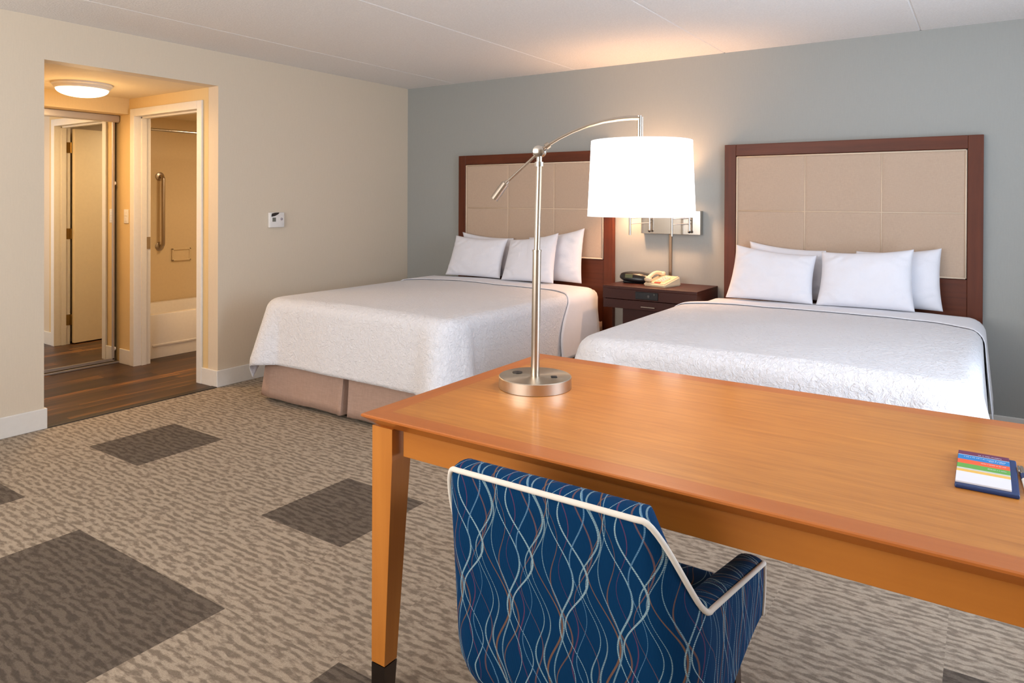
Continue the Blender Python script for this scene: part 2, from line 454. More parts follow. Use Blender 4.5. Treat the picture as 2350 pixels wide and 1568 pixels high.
# entry alcove
SX, MXR = -1.23, -1.385      # soffit face and mirror plane
DX0, DX1, DZ = -1.128, -.246, 2.042
struct(B((-2.15, OY0-.1, OZ), (-.12, OY1+.12, H-.02)), 'ceiling', MAT['smooth_ceiling'], 'lower painted ceiling of the entry')
struct(B((-2.15, OY0-.12, 0), (-.12, OY0, OZ)), 'wall_entry_left', MAT['hallwall'])
yb = OY1+.12
mb = MB().box((-2.15, OY1, 0), (DX0-.012, yb, OZ)).box((DX1+.012, OY1, 0), (-.119, yb, OZ)).box((DX0-.012, OY1, DZ+.012), (DX1+.012, yb, OZ))
struct(mb, 'wall_entry_right', MAT['hallwall'], 'warm beige wall with the bathroom doorway')
struct(B((-1.50, OY0, 2.066), (SX, OY1, OZ)), 'trim_1', MAT['hallwall'], 'beige soffit above the mirrored closet door')
struct(B((-2.12, OY0, 0), (-2.0, OY1, OZ)), 'wall_closet_back', MAT['hallwall'])
base('baseboard_entry', (-.187, OY1-bt, 0), (0.0, OY1, bb))
base('baseboard_entry', (-1.36, OY1-bt, 0), (-1.19, OY1, bb))
base('baseboard_entry', (-1.25, OY0, 0), (0.0, OY0+bt, bb))
# metal carpet transition
struct(B((-.05, OY0+.0, 0), (.012, OY1-.0, .006), .002), 'trim_2', plain('dark_transition_strip', S(46, 38, 30), .5), 'dark strip where wood floor meets carpet')

# bathroom door frame with door
dr = thing('door_frame', (0, 0, 0), None, None); dr['kind'] = 'structure'; dr.name = 'door_1'
dr['label'] = 'white casing of the open bathroom doorway'
mb = MB()
cw = .062
mb.box((DX0-cw, OY1-.016, 0), (DX0, OY1, DZ+cw), .003).box((DX1, OY1-.016, 0), (DX1+cw, OY1, DZ+cw), .003).box((DX0, OY1-.016, DZ), (DX1, OY1, DZ+cw), .003)
mb.build('casing', MAT['trim'], dr)
mb = MB()
mb.box((DX0-.012, OY1-.002, 0), (DX0, yb+.004, DZ)).box((DX1, OY1-.002, 0), (DX1+.012, yb+.004, DZ)).box((DX0-.012, OY1-.002, DZ), (DX1+.012, yb+.004, DZ+.012))
mb.box((DX0, OY1+.045, 0), (DX0+.012, OY1+.085, DZ)).box((DX1-.012, OY1+.045, 0), (DX1, OY1+.085, DZ)).box((DX0, OY1+.045, DZ-.012), (DX1, OY1+.085, DZ))
mb.build('jamb', MAT['trim'], dr)
mb = MB().box((DX0, OY1+.088, .955), (DX0+.003, yb+.001, 1.055)).build('strike_plate', MAT['nickel'], dr)
hz = [.23, 1.04, 1.85]
for z in hz:
    mb = MB().box((DX1-.003, yb-.035, z-.05), (DX1+.001, yb+.004, z+.05)).tube([(DX1-.006, yb+.01, z-.05), (DX1-.006, yb+.01, z+.05)], .007, 10)
    mb.build('hinge', MAT['brass'], dr)
t = bmesh.new()
slab = MB().box((0, 0, .012), (.85, .042, 2.028), .002)
ang = math.radians(180-94)
T = Matrix.Translation((DX1-.012, yb+.012, 0)) @ Matrix.Rotation(ang, 4, 'Z') @ Matrix.Translation((0.004, -.0, 0))
bmesh.ops.transform(slab.bm, matrix=T, verts=slab.bm.verts)
door = slab.build('door_leaf', MAT['door_paint'], dr)
hd = MB().tube([(.79, -.002, 1.0), (.79, -.05, 1.0), (.70, -.055, 1.0)], .009, 10).lathe([(0, 0), (.026, 0), (.026, .006), (0, .008)], (.79, 0, 1.0), 20, axis=(0, -1, 0))
bmesh.ops.transform(hd.bm, matrix=T, verts=hd.bm.verts)
hd.build('door_handle', MAT['nickel'], door, smooth=True, angle=40)

# closet sliding mirror
cl = thing('mirror_closet_door', (MXR, -2.6, 0), 'tall mirrored sliding closet door in slim metal frame beside the light switch', 'mirror')
L = lambda mb: rel(mb, (MXR, -2.6, 0))
my0, my1 = OY0+.01, OY1-.040
L(B((MXR-.005, my0, .035), (MXR, my1-.018, 2.02))).build('mirror_panel', MAT['mirror'], cl)
L(MB().box((MXR-.022, my1-.02, .03), (MXR+.006, my1, 2.03), .003).box((MXR-.02, my0, .022), (MXR+.006, my1, .046), .002)).build('frame', MAT['alu'], cl)
for z in (1.5, .12):
    L(MB().lathe([(0, 0), (.016, 0), (.018, .006), (.012, .014), (0, .016)], (MXR-.012, my1+.0, z), 16, axis=(0, 1, 0))).build('bumper', MAT['white_plastic'], cl, smooth=True)
L(MB().box((MXR-.10, my0, 2.005), (MXR+.012, -2.03, 2.066), .004).box((MXR+.012, my0, 2.012), (MXR+.018, -2.03, 2.06), .002)).build('top_track', MAT['alu'], cl)
L(MB().box((MXR-.09, my0, .001), (MXR+.024, -2.03, .018), .003)).build('bottom_track', MAT['alu'], cl)

# light switch on entry wall
sw = thing('light_switch', (-1.268, OY1, 1.225), 'cream double rocker light switch beside the bathroom door casing', 'switch')
MB().box((-.036, -.006, -.058), (.036, 0, .058), .003).build('plate', MAT['white_plastic'], sw)
for z in (.022, -.022): MB().box((-.016, -.011, z-.018), (.016, -.005, z+.018), .003).build('rocker', MAT['white_plastic'], sw)

# ceiling light of the entry
fl = thing('ceiling_light', (-.76, -2.60, OZ), 'lit round flush dome light on the entry ceiling', 'ceiling light')
MB().lathe([(0, 0), (.192, 0), (.192, -.012), (.182, -.018), (.176, -.034), (.168, -.040), (0, -.040)], n=56).build('base_ring', MAT['trim'], fl, smooth=True, angle=35)
MB().lathe([(.166, -.040)]+[(.166*math.cos(a*PI/24), -.040-.055*math.sin(a*PI/24)) for a in range(1, 12)]+[(0, -.096)], n=56).build('glass_dome', MAT['dome'], fl, smooth=True)
MB().lathe([(0, 0), (.005, 0), (.003, .012), (0, .014)], (-.2, -.02, -.012), 10).build('screw', MAT['nickel'], fl)
area('entry_lamp_light', (-.76, -2.60, OZ-.11), (0, 0, -1), .28, .28, 15, (1, .62, .27))
point('entry_lamp_glow', (-.72, -2.60, OZ-.26), 6, (1, .62, .27), .14)

# bathroom shell
struct(B((-2.15, yb, 0), (-2.05, .1, 2.2)), 'wall_bath_left', MAT['bath_wall'], 'cream tub surround wall')
struct(B((-2.05, -.3, 0), (-.12, -.2, 2.2)), 'wall_bath_back', MAT['bath_wall'])
struct(B((-2.15, yb, 2.165), (-.12, -.2, 2.25)), 'ceiling', MAT['smooth_ceiling'], 'bathroom ceiling')
area('bathroom_light', (-.8, -1.1, 2.14), (0, 0, -1), .5, .3, 15, (1, .76, .48))
tb = thing('bathtub', (-1.66, -1.1, 0), 'white bathtub behind the bathroom doorway', 'bathtub')
mb = MB(); x0, x1, y0, y1, zt = -2.045, -1.28, yb+.005, -.32, .375
x0l, x1l, y0l, y1l = x0+1.66, x1+1.66, y0+1.1, y1+1.1
# rim and basin by rings
def rr(cx, cy, hx, hy, r, z, n=8):
    P = []
    for qx, qy, a0 in ((1, 1, 0), (-1, 1, 90), (-1, -1, 180), (1, -1, 270)):
        for k in range(n+1):
            a = math.radians(a0+90*k/n)
            P.append((cx+qx*(hx-r)+r*math.cos(a), cy+qy*(hy-r)+r*math.sin(a), z))
    return P
cx, cy, hx, hy = (x0l+x1l)/2, (y0l+y1l)/2, (x1l-x0l)/2, (y1l-y0l)/2
mb.grid([rr(cx, cy, hx, hy, .004, 0), rr(cx, cy, hx, hy, .004, zt-.012), rr(cx, cy, hx-.006, hy-.006, .01, zt),
         rr(cx, cy, hx-.07, hy-.08, .12, zt), rr(cx, cy, hx-.085, hy-.1, .12, zt-.03), rr(cx, cy, hx-.13, hy-.18, .12, .12), rr(cx, cy, .02, .02, .01, .1)], close_u=True)
mb.build('tub_body', MAT['tub'], tb, smooth=True, angle=40)
MB().box((x1l-.002, y0l+.1, .10), (x1l+.006, y1l, .118), .003).build('apron_ledge', MAT['tub'], tb)
gb = thing('grab_bar', (-2.05, -1.30, 1.25), 'vertical brushed steel grab bar on the tub wall', 'grab bar')
zz0, zz1, r0 = -.34, .34, .06
pts = [(0, 0, zz0), (.035, 0, zz0)]+[(.035+.03*math.sin(a), 0, zz0+.03*(1-math.cos(a))) for a in (PI/6, PI/3, PI/2)]
pts += [(.065, 0, zz1-.03)]+[(.035+.03*math.cos(a), 0, zz1-.03+.03*math.sin(a)) for a in (PI/6, PI/3, PI/2)]+[(0, 0, zz1)]
MB().tube(pts, .017, 14).build('bar', MAT['nickel'], gb, smooth=True, angle=50)
for z in (zz0, zz1): MB().lathe([(0, 0), (.042, 0), (.042, .008), (.03, .014), (0, .016)], (0, 0, z), 28, axis=(1, 0, 0)).build('flange', MAT['nickel'], gb, smooth=True, angle=40)
sd = thing('soap_dish', (-2.05, -1.08, .82), 'cream recessed soap dish on the tub wall', 'soap dish')
MB().box((0, -.10, .046), (.016, .10, .062), .004).box((0, -.10, -.062), (.016, .10, -.046), .004).box((0, -.10, -.062), (.016, -.082, .062), .004).box((0, .082, -.062), (.016, .10, .062), .004).build('rim', MAT['bath_wall'], sd)
MB().box((.0, -.082, -.046), (.006, .082, .046)).build('back_plate', MAT['bath_wall'], sd)
rod = MB().tube([(-1.27, yb, 1.965), (-1.27, -.3, 1.965)], .0125, 14)
tag(rod.build('curtain_rod', MAT['steel'], None, smooth=True, angle=50), 'chrome shower curtain rod above the bathtub', 'curtain rod')

# thermostat
th = thing('thermostat', (0, -1.526, 1.210), 'small white wall thermostat with dark gray display on the beige wall', 'thermostat')
mb = MB(); mb.box((0, -.070, -.060), (.026, .070, .058), .006, 3); mb.build('housing', MAT['white_plastic'], th, smooth=True, angle=40)
def flat(pts, x, t):  # prism in yz plane
    m_ = MB(); n = len(pts)
    a = [m_.bm.verts.new((x, y, z)) for y, z in pts]; b = [m_.bm.verts.new((x+t, y, z)) for y, z in pts]
    m_.bm.faces.new(a[::-1]); m_.bm.faces.new(b)
    for i in range(n): m_.bm.faces.new((a[i], a[(i+1) % n], b[(i+1) % n], b[i]))
    return m_
flat([(-.054, .026), (-.050, .05), (-.02, .056), (.012, .057), (.02, .054), (.004, .042), (-.02, .031), (-.045, .026)], .025, .004).build('sensor_window', MAT['black'], th)
MB().box((.025, -.044, -.014), (.0275, -.012, .018), .001).build('display', MAT['lcd'], th)
MB().lathe([(0, 0), (.011, 0), (.010, .004), (0, .005)], (.0255, .040, .006), 18, axis=(1, 0, 0)).build('button', plain('pale_gray_button', S(170, 162, 168), .4), th, smooth=True)

# ------------------------------------------------------------------ headboards
def headboard(x0, label):
    W, T, ZT = 1.54, .05, 1.771
    o = thing('headboard', (x0, 0, 0), label, 'headboard')
    ox, ix = .08, W-.08; zi1, zi0 = 1.69, .902
    y1, y0 = -.002, -T
    MB().box((0, y0, .12), (ox, y1, ZT), .003).build('stile', MAT['cherry'], o)
    MB().box((ix, y0, .12), (W, y1, ZT), .003).build('stile', MAT['cherry'], o)
    MB().box((ox, y0, zi1), (ix, y1, ZT), .003).build('top_rail', MAT['cherry_x'], o)
    MB().box((ox, y0+.004, .3), (ix, y1, zi0), .003).build('bottom_panel', MAT['cherry_x'], o)
    # padded panel
    xs = [ox+.008, ox+(ix-ox)/3, ox+2*(ix-ox)/3, ix-.008]; zs = [zi0+.008, 1.302, zi1-.008]
    gx, gz = [], []
    def sub(a, n=16):
        r = []
        for p, q in zip(a, a[1:]):
            for k in range(n):
                t = k/n; t = .5-.5*math.cos(PI*t); t = .5-.5*math.cos(PI*t); r.append(p+(q-p)*t)
        return r+[a[-1]]
    gx, gz = sub(xs), sub(zs)
    def yy(x, z):
        d = min(min(abs(x-s) for s in xs), min(abs(z-s) for s in zs))
        k = min(1, d/.02); k = math.sqrt(max(0, 1-(1-k)**2))
        return -.041-.006*k - .0015*noise.noise(Vector((x*3, z*3, 1)))
    mb = MB(); mb.grid([[(x, yy(x, z), z) for x in gx] for z in gz])
    mb.build('upholstered_panel', MAT['linen'], o, smooth=True)
    bp = MB(); c = [(xs[0], zs[0]), (xs[-1], zs[0]), (xs[-1], zs[-1]), (xs[0], zs[-1])]
    for (a, b), (c2, d2) in zip(c, c[1:]+c[:1]):
        bp.tube([(a, -.047, b), (c2, -.047, d2)], .0055, 8)
    bp.build('piping', MAT['linen_seam'], o, smooth=True)
    wp = MB()
    for q in xs[1:-1]: wp.tube([(q, -.0445, zs[0]), (q, -.0445, zs[-1])], .0035, 8)
    wp.tube([(xs[0], -.0445, zs[1]), (xs[-1], -.0445, zs[1])], .0035, 8)
    wp.build('welt', MAT['linen_seam'], o, smooth=True)
    return o
headboard(.664, 'cherry framed upholstered headboard nearest the beige wall corner')
headboard(3.080, 'cherry framed upholstered headboard on the right, fully in view')

# ------------------------------------------------------------------ beds
HEM = .262
def smooth01(t): t = max(0, min(1, t)); return t*t*(3-2*t)
def drape(s, t, hx, yf, zt, Rc=.16, R=.065, fl=.08, p=4, seed=0, extra=0.0):
    """s: signed cloth distance from the bed axis, t: cloth distance towards the foot (from the wall).
    returns a point in the bed frame (x across, y negative to the foot)."""
    sg = 1 if s >= 0 else -1; a = abs(s)
    ds = max(0, a-(hx-Rc)); dt = max(0, t-(yf-Rc))
    if ds == 0 and dt == 0: x, y, u = a, t, -1
    else:
        rho = (ds**p+dt**p)**(1/p)
        th_ = math.atan2(dt, ds) if (ds or dt) else 0
        u = rho-Rc
        if u <= 0: x, y = (hx-Rc if ds else a)+(ds), (yf-Rc if dt else t)+dt
        x_in, y_in = min(a, hx-Rc), min(t, yf-Rc)
        if u <= 0: x, y = x_in+ds, y_in+dt
    if u <= 0: out, down = 0, 0
    else:
        L_ = R*PI/2
        if u < L_: out, down = R*math.sin(u/R), R*(1-math.cos(u/R))
        else: out, down = R+fl*(u-L_), R+(u-L_)*.995
    if not (ds == 0 and dt == 0) and u > 0:
        k = 1/((abs(math.cos(th_))**p+abs(math.sin(th_))**p)**(1/p))
        rad = Rc*k if (ds and dt) else Rc
        rad = Rc*k if (ds and dt) else Rc
        cn = math.sin(2*th_) if (ds and dt) else 0      # 1 on the corner diagonal
        dn = min(1, down/.4)
        rip = .035*dn*math.sin(6*th_+seed)*(1 if (ds and dt) else 0)*math.sin(2*th_) if (ds and dt) else 0
        rr_ = rad+out+.09*cn*dn+rip
        x = x_in+math.cos(th_)*rr_ if ds else x_in
        y = y_in+math.sin(th_)*rr_ if dt else y_in
        if not dt: x = x_in+Rc+out
        if not ds: y = y_in+Rc+out
    crown = .012*(1-min(1, (a/hx)**2))
    z = zt-down+crown*(1 if u <= 0 else 0)
    if u <= 0:
        e = max(0, 1-(-u)/.25) if (ds or dt) else 0
    w_ = noise.noise(Vector((s*2.2+seed, t*2.2, 0)))*.006 + noise.noise(Vector((s*6+seed, t*6, 4)))*.0025
    if u > 0:
        fold = .012*min(1, down/.3)*noise.noise(Vector((t*3.3+seed*3, s*.7 if dt else 2, seed)) if ds > dt else Vector((s*3.3+seed*3, t*.7, seed+9)))
        x += fold if ds > dt else 0; y += fold if dt >= ds else 0
        z += w_*.3
    else: z += w_
    if s < 0 and seed == 5.0: x -= .11*smooth01((.60-t)/.16)*smooth01((a-.45)/.3)
    n_out = extra
    if u <= 0: z += n_out
    else:
        q = min(1, u/(R*PI/2)); z += n_out*(1-q)
        if ds > dt: x += n_out*q*1.3
        else: y += n_out*q*1.3
    return (sg*x, -y, z)
def rrp(x0, x1, y0, y1, r, z, n=6):
    return rr((x0+x1)/2, (y0+y1)/2, (x1-x0)/2, (y1-y0)/2, r, z, n)
def bed(cx, hxm, yfm, zt, seed, label, splabel, foldlab):
    hx, yf = hxm-.058, yfm-.058
    b = thing('bed', (cx, 0, 0), label, 'bed')
    ml = -hxm+(.15 if seed == 5.0 else .02); mr = hxm-.02; mf = -yfm+.04
    m = MB(); lay = [(.06, .43), (.02, .435), (.0, .47), (0, zt-.075), (.012, zt-.045), (.035, zt-.028), (.08, zt-.020)]
    m.grid([rrp(ml+i_, mr-i_, mf+i_, -.065-i_*.4, .17-min(i_, .05), z_) for i_, z_ in lay], close_u=True)
    last = rrp(ml+.08, mr-.08, mf+.08, -.065-.032, .12, zt-.020)
    m.bm.verts.ensure_lookup_table(); m.bm.faces.new(m.bm.verts[-len(last):]); m.bm.faces.new(m.bm.verts[:len(last)][::-1])
    m.build('mattress', MAT['sheet'], b, smooth=True, angle=60)
    MB().box((-hxm+(.19 if seed == 5.0 else .05), -yfm+.07, .20), (hxm-.05, -.08, .43), .02).build('box_spring', MAT['skirt'], b)
    for sx in (-1, 1):
        for yy in (-.25, -yfm+.25): MB().tube([(sx*(hxm-.2), yy, 0), (sx*(hxm-.2), yy, .2)], .025, 12).build('leg', MAT['black'], b)
    # skirt: three sides with a pleat in the foot and at the corners
    path = []
    xl, xr, yb_, yh = -hxm+(.16 if seed == 5.0 else .03), hxm-.03, -yfm+.03, -.1
    def seg(p, q, n):
        for k in range(n): path.append((p[0]+(q[0]-p[0])*k/n, p[1]+(q[1]-p[1])*k/n, 0))
    seg((xl, yh), (xl, yb_+.05), 24)
    path.append((xl, yb_+.05, 0)); path.append((xl+.0, yb_+.02, .5)); path.append((xl+.035, yb_+.01, 0.2))
    path.append((xl+.05, yb_, 0))
    seg((xl+.06, yb_), (-.035, yb_), 16)
    path += [(-.034, yb_, .9), (-.022, yb_+.003, .9), (-.018, yb_+.07, -1.2), (.020, yb_+.07, -1.2), (.018, yb_+.003, .3), (.026, yb_, .3)]
    seg((.03, yb_), (xr-.05, yb_), 16)
    path += [(xr-.05, yb_, 0), (xr-.03, yb_+.01, .2), (xr, yb_+.03, .5)]
    seg((xr, yb_+.05), (xr, yh), 24); path.append((xr, yh, 0))
    mb = MB(); rows = []
    for k in range(9):
        q = k/8; z = .425-(.425-.026)*q; row = []
        for x, y, f in path:
            fl_ = .02+.012*f
            xo = -fl_*q if x < xl+.02 else (fl_*q if x > xr-.02 else 0)
            yo = -fl_*1.1*q if y < yb_+.03 else 0
            if x < xl+.045 and y < yb_+.03: xo -= .025*q
            if abs(x) < .036 and y < yb_+.03: xo += (-.012 if x < 0 else .004)*q
            wv = .006*q*noise.noise(Vector((x*9, y*9, seed)))
            row.append((x+xo+wv, y+yo+wv, z+.006*noise.noise(Vector((x*5, y*5, 3)))*q))
        rows.append(row)
    mb.grid(rows); sk = mb.build('bed_skirt', MAT['skirt'], b, smooth=True, angle=50)
    md = sk.modifiers.new('thick', 'SOLIDIFY'); md.thickness = .003
    # bedspread
    over = zt-HEM+.03
    def cloth(t0f, t1f, extra, ns, nt, over_, flx=.07):
        rows = []
        smax = hx+over_
        for i in range(ns+1):
            s = -smax+2*smax*i/ns
            t0, t1 = t0f(s), t1f(s)
            rows.append([drape(s, t0+(t1-t0)*j/nt, hx, yf, zt, seed=seed, extra=extra, fl=flx) for j in range(nt+1)])
        m_ = MB(); m_.grid(rows); return m_
    sp = cloth(lambda s: .30, lambda s: yf+over, 0, 110, 110, over)
    o = sp.build('bedspread', MAT['spread'], None, smooth=True); o.location = (cx, 0, 0)
    md = o.modifiers.new('thick', 'SOLIDIFY'); md.thickness = .006; md.offset = -1
    tag(o, splabel, 'bedspread')
    fo = cloth(lambda s: .285, lambda s: .56+.30*smooth01((abs(s)-hx*.72)/(hx*.28+over*.8))+.008*noise.noise(Vector((s*5, seed, 0))), .0075, 110, 14, over+.01, .095)
    o2 = fo.build('turned_down_sheet', MAT['sheet'], None, smooth=True); o2.location = (cx, 0, 0)
    md = o2.modifiers.new('thick', 'SOLIDIFY'); md.thickness = .004; md.offset = 0
    tag(o2, foldlab, 'sheet')
    return b
bed(1.348, .822, 2.045, .696, 1.0, 'bed next to the beige wall with taupe pleated skirt',
    'white textured bedspread on the bed next to the beige wall', 'white fold-over across the head of the bed next to the beige wall')
bed(3.785, .834, 2.045, .698, 5.0, 'bed on the right behind the wooden desk',
    'white textured bedspread on the bed behind the desk', 'white fold-over across the head of the bed behind the desk')

def pillow(bl, br, tl, tr, label, group, T=.075, seed=0, bow=.0):
    bl, br, tl, tr = map(Vector, (bl, br, tl, tr))
    c = (bl+br+tl+tr)/4
    nrm = ((br-bl).cross(tl-bl)).normalized()
    if nrm.y > 0: nrm = -nrm      # towards the camera
    n = 30; mb = MB()
    def P(u, v, side):
        cu = u*(1-.055*(1-v*v)*abs(u)); cv = v*(1-.10*(1-u*u)*abs(v))
        if v < 0: cv = v*(1-.02*(1-u*u))
        a, b_ = (cu+1)/2, (cv+1)/2
        p = (bl*(1-a)+br*a)*(1-b_)+(tl*(1-a)+tr*a)*b_
        e = max(0, 1-abs(u)**3.2)**.55 * max(0, 1-abs(v)**3.0)**.55
        wr = noise.noise(Vector((u*2.6+seed, v*2.6, seed)))*.14+noise.noise(Vector((u*7+seed, v*5+seed, 2)))*.05
        th_ = T*e*(1+wr)+.004
        # corner creases
        for su, sv in ((1, 1), (-1, 1), (1, -1), (-1, -1)):
            d = math.hypot(u-su, v-sv)
            th_ += .006*math.sin(d*26+seed)*math.exp(-((d-.45)/.22)**2)*e
        return p+nrm*side*th_ - c
    G = {}
    for side in (1, -1):
        rows = []
        for i in range(n+1):
            v = -1+2*i/n; v = math.sin(v*PI/2)*.35+v*.65
            row = []
            for j in range(n+1):
                u = -1+2*j/n; u = math.sin(u*PI/2)*.35+u*.65
                row.append(P(u, v, side))
            rows.append(row)
        G[side] = mb.grid(rows)
    A, Bk = G[1], G[-1]; m = n
    for i in range(m):
        for (p, q, r, s_) in ((A[0][i], A[0][i+1], Bk[0][i+1], Bk[0][i]), (A[m][i], A[m][i+1], Bk[m][i+1], Bk[m][i]),
                             (A[i][0], A[i+1][0], Bk[i+1][0], Bk[i][0]), (A[i][m], A[i+1][m], Bk[i+1][m], Bk[i][m])):
            mb.bm.faces.new((p, q, r, s_))
    o = mb.build('pillow', MAT['pillow'], None, smooth=True)
    o.location = c
    tag(o, label, 'pillow', group)
    return o
g1, g2 = 'pillows on the bed next to the beige wall', 'pillows on the bed behind the desk'
ZP = .724
pillow((.86, -.165, ZP), (1.37, -.165, ZP), (.755, -.10, 1.086), (1.30, -.10, 1.048), 'back pillow on the bed by the beige wall, mostly hidden behind the leftmost pillow', g1, .05, 1)
pillow((1.46, -.165, ZP), (1.995, -.175, ZP-.005), (1.46, -.10, 1.06), (1.985, -.11, 1.150), 'back pillow on the bed by the beige wall, with the highest corner, nearest the nightstand', g1, .06, 2)
pillow((.735, -.315, ZP), (1.300, -.30, ZP), (.790, -.235, 1.062), (1.335, -.235, 1.050), 'front pillow at the far left of the bed by the beige wall', g1, .055, 3)
pillow((1.345, -.345, ZP-.003), (1.835, -.34, ZP), (1.370, -.245, 1.045), (1.825, -.245, 1.112), 'front pillow seen behind the lamp pole on the bed by the beige wall', g1, .055, 4)
pillow((3.30, -.165, ZP), (3.80, -.165, ZP), (3.275, -.10, 1.092), (3.765, -.10, 1.046), 'back pillow behind the leftmost pillow of the bed behind the desk', g2, .05, 5)
pillow((3.86, -.165, ZP), (4.425, -.185, ZP-.005), (3.945, -.10, 1.052), (4.412, -.11, 1.089), 'rightmost pillow of the bed behind the desk, partly hidden', g2, .06, 6)
pillow((3.185, -.345, ZP), (3.735, -.36, ZP), (3.225, -.245, 1.073), (3.735, -.245, 1.022), 'leftmost front pillow of the bed behind the desk', g2, .06, 7)
pillow((3.755, -.365, ZP), (4.290, -.33, ZP), (3.765, -.245, 1.048), (4.277, -.245, 1.084), 'front pillow in the middle of the bed behind the desk', g2, .06, 8)

# ------------------------------------------------------------------ nightstand
ns = thing('nightstand', (2.668, 0, 0), 'dark mahogany wall nightstand with one drawer between the two beds', 'nightstand')
hw = .353
MB().box((-hw, -.442, .735), (hw, -.002, .755), .002).box((-hw, -.44, .664), (hw, -.002, .735), .002).build('cabinet', MAT['espresso'], ns)
MB().box((-hw, -.43, .595), (-hw+.018, -.002, .664)).build('side_panel', MAT['espresso'], ns)
MB().box((hw-.018, -.43, .595), (hw, -.002, .664)).build('side_panel', MAT['espresso'], ns)
d_ = MB().box((-hw+.02, -.436, .597), (hw-.02, -.03, .660), .002).build('drawer', MAT['espresso'], ns)
MB().box((-.052, -.452, .617), (.052, -.434, .624), .002).build('handle', MAT['nickel'], d_)
MB().box((-.24, -.34, 0), (.24, -.04, .595)).build('plinth', MAT['espresso'], ns)
oc = MB().box((-.095, -.448, .673), (.075, -.438, .727), .004).build('outlet_panel', MAT['black'], ns)
MB().lathe([(0, 0), (.011, 0), (.009, .006), (0, .007)], (.006, -.448, .698), 16, axis=(0, -1, 0)).build('dial', MAT['darkgray'], oc)
MB().box((.045, -.450, .708), (.050, -.447, .720)).build('indicator', MAT['lcd'], oc)

# clock radio
ck = thing('clock_radio', (2.455, -.165, .755), 'black rounded clock radio on the nightstand', 'clock', rz=math.radians(4))
mb = MB(); rows = []
for i in range(25):
    u = -1+2*i/24; w_ = .125*u
    k = (1-abs(u)**2.6)**.5 if abs(u) < 1 else 0
    hgt = .034*k+.004; dp = .060*k+.008; row = []
    for j in range(20):
        a = 2*PI*j/20; c_, s_ = math.cos(a), math.sin(a)
        sx = math.copysign(abs(c_)**.6, c_); sz = math.copysign(abs(s_)**.7, s_)
        row.append((w_, -dp*sx+.01*sz, .043+hgt*sz+.006*(-u)))
    rows.append(row)
mb.grid(rows, close_u=True); mb.bm.faces.new([v for v in []] or [mb.bm.verts.new((-.126, 0, .05)), mb.bm.verts.new((-.125, .003, .05)), mb.bm.verts.new((-.125, 0, .053))])
mb.build('body', MAT['black'], ck, smooth=True)
MB().box((-.09, -.04, 0), (.09, .045, .02), .006).build('base', MAT['black'], ck)
MB().box((-.062, -.071, .040), (-.004, -.060, .068), .002).build('display', MAT['amber'], ck)

# telephone
ph = thing('telephone', (2.685, -.225, .755), 'ivory desk telephone with handset on the nightstand', 'telephone', rz=math.radians(-14))
mb = MB().hexa([(-.095, -.10, 0), (.095, -.10, 0), (.095, .10, 0), (-.095, .10, 0), (-.092, -.098, .022), (.092, -.098, .022), (.088, .095, .068), (-.088, .095, .068)])
bmesh.ops.bevel(mb.bm, geom=mb.bm.edges[:], offset=.008, segments=3, affect='EDGES'); mb.build('body', MAT['ivory'], ph, smooth=True, angle=35)
mb = MB(); pts = []; rad = []
for k in range(15):
    t = k/14; y = -.098+.196*t; z = .040+.028*t+.034*math.sin(PI*t)
    pts.append((-.062, y, z)); rad.append(.013+.011*abs(2*t-1)**3)
mb.tube(pts, rad, 12); mb.lathe([(0, -.012), (.026, -.012), (.028, .004), (.02, .014), (0, .016)], (-.062, -.082, .046), 20).lathe([(0, -.012), (.026, -.012), (.028, .004), (.02, .014), (0, .016)], (-.062, .082, .078), 20)
mb.build('handset', MAT['ivory'], ph, smooth=True)
MB().hexa([(-.01, -.085, .0265), (.04, -.085, .0265), (.04, -.068, .031), (-.01, -.068, .031), (-.01, -.086, .029), (.04, -.086, .029), (.04, -.069, .0335), (-.01, -.069, .0335)]).build('message_label', MAT['red'], ph)
kp = MB()
for i in range(4):
    for j in range(3):
        y = -.055+i*.025; z = .0335+(y+.098)*.238-.0035; x = .0+j*.024
        kp.box((x-.008, y-.007, z), (x+.008, y+.007, z+.006), .0015)
kp.build('keypad', MAT['white_plastic'], ph)

# wall lamp (double swing arm on one plate) and its conduit
wl = thing('wall_lamp', (2.67, 0, 1.21), 'chrome double swing-arm wall lamp above the nightstand, partly behind the lamp shade', 'wall lamp')
MB().box((-.226, -.055, -.088), (.238, -.002, .088), .002).build('back_plate', MAT['steel'], wl)
def arm(xw, xo, yo, zlo):
    mb = MB()
    mb.tube([(xw, -.085, -.062), (xw, -.085, .10)], .0075, 12)
    mb.tube([(xw, -.05, .02), (xw, -.085, .02)], .006, 10)
    mb.tube([(xo, yo, zlo), (xo, yo, .15)], .0085, 12)
    for z in (-.013, .028): mb.tube([(xw, -.085, z+.008), (xo, yo, z-.0)], .0035, 8)
    mb.build('swing_arm', MAT['steel'], wl, smooth=True, angle=50)
    MB().lathe([(0, -.011), (.008, -.008), (.011, 0), (.008, .008), (0, .011)], (xw, -.085, -.066), 14).build('switch_knob', MAT['black'], wl, smooth=True)
    sh = MB(); R0, R1, zb, zt_ = .082, .070, .155, .300
    sh.lathe([(R0, zb), (R1, zt_), (R1-.002, zt_), (R0-.002, zb), (R0, zb)], (xo, yo, 0), 40).build('lamp_shade', MAT['shade_glow'], wl, smooth=True, angle=40)
    return (xo, yo)
a1 = arm(-.145, -.265, -.17, -.098)
a2 = arm(.165, .065, -.17, -.098)
for i, (xo, yo) in enumerate((a1, a2)):
    point('wall_lamp_light', (2.67+xo, yo, 1.21+.225), 23, (1, .55, .28), .03)
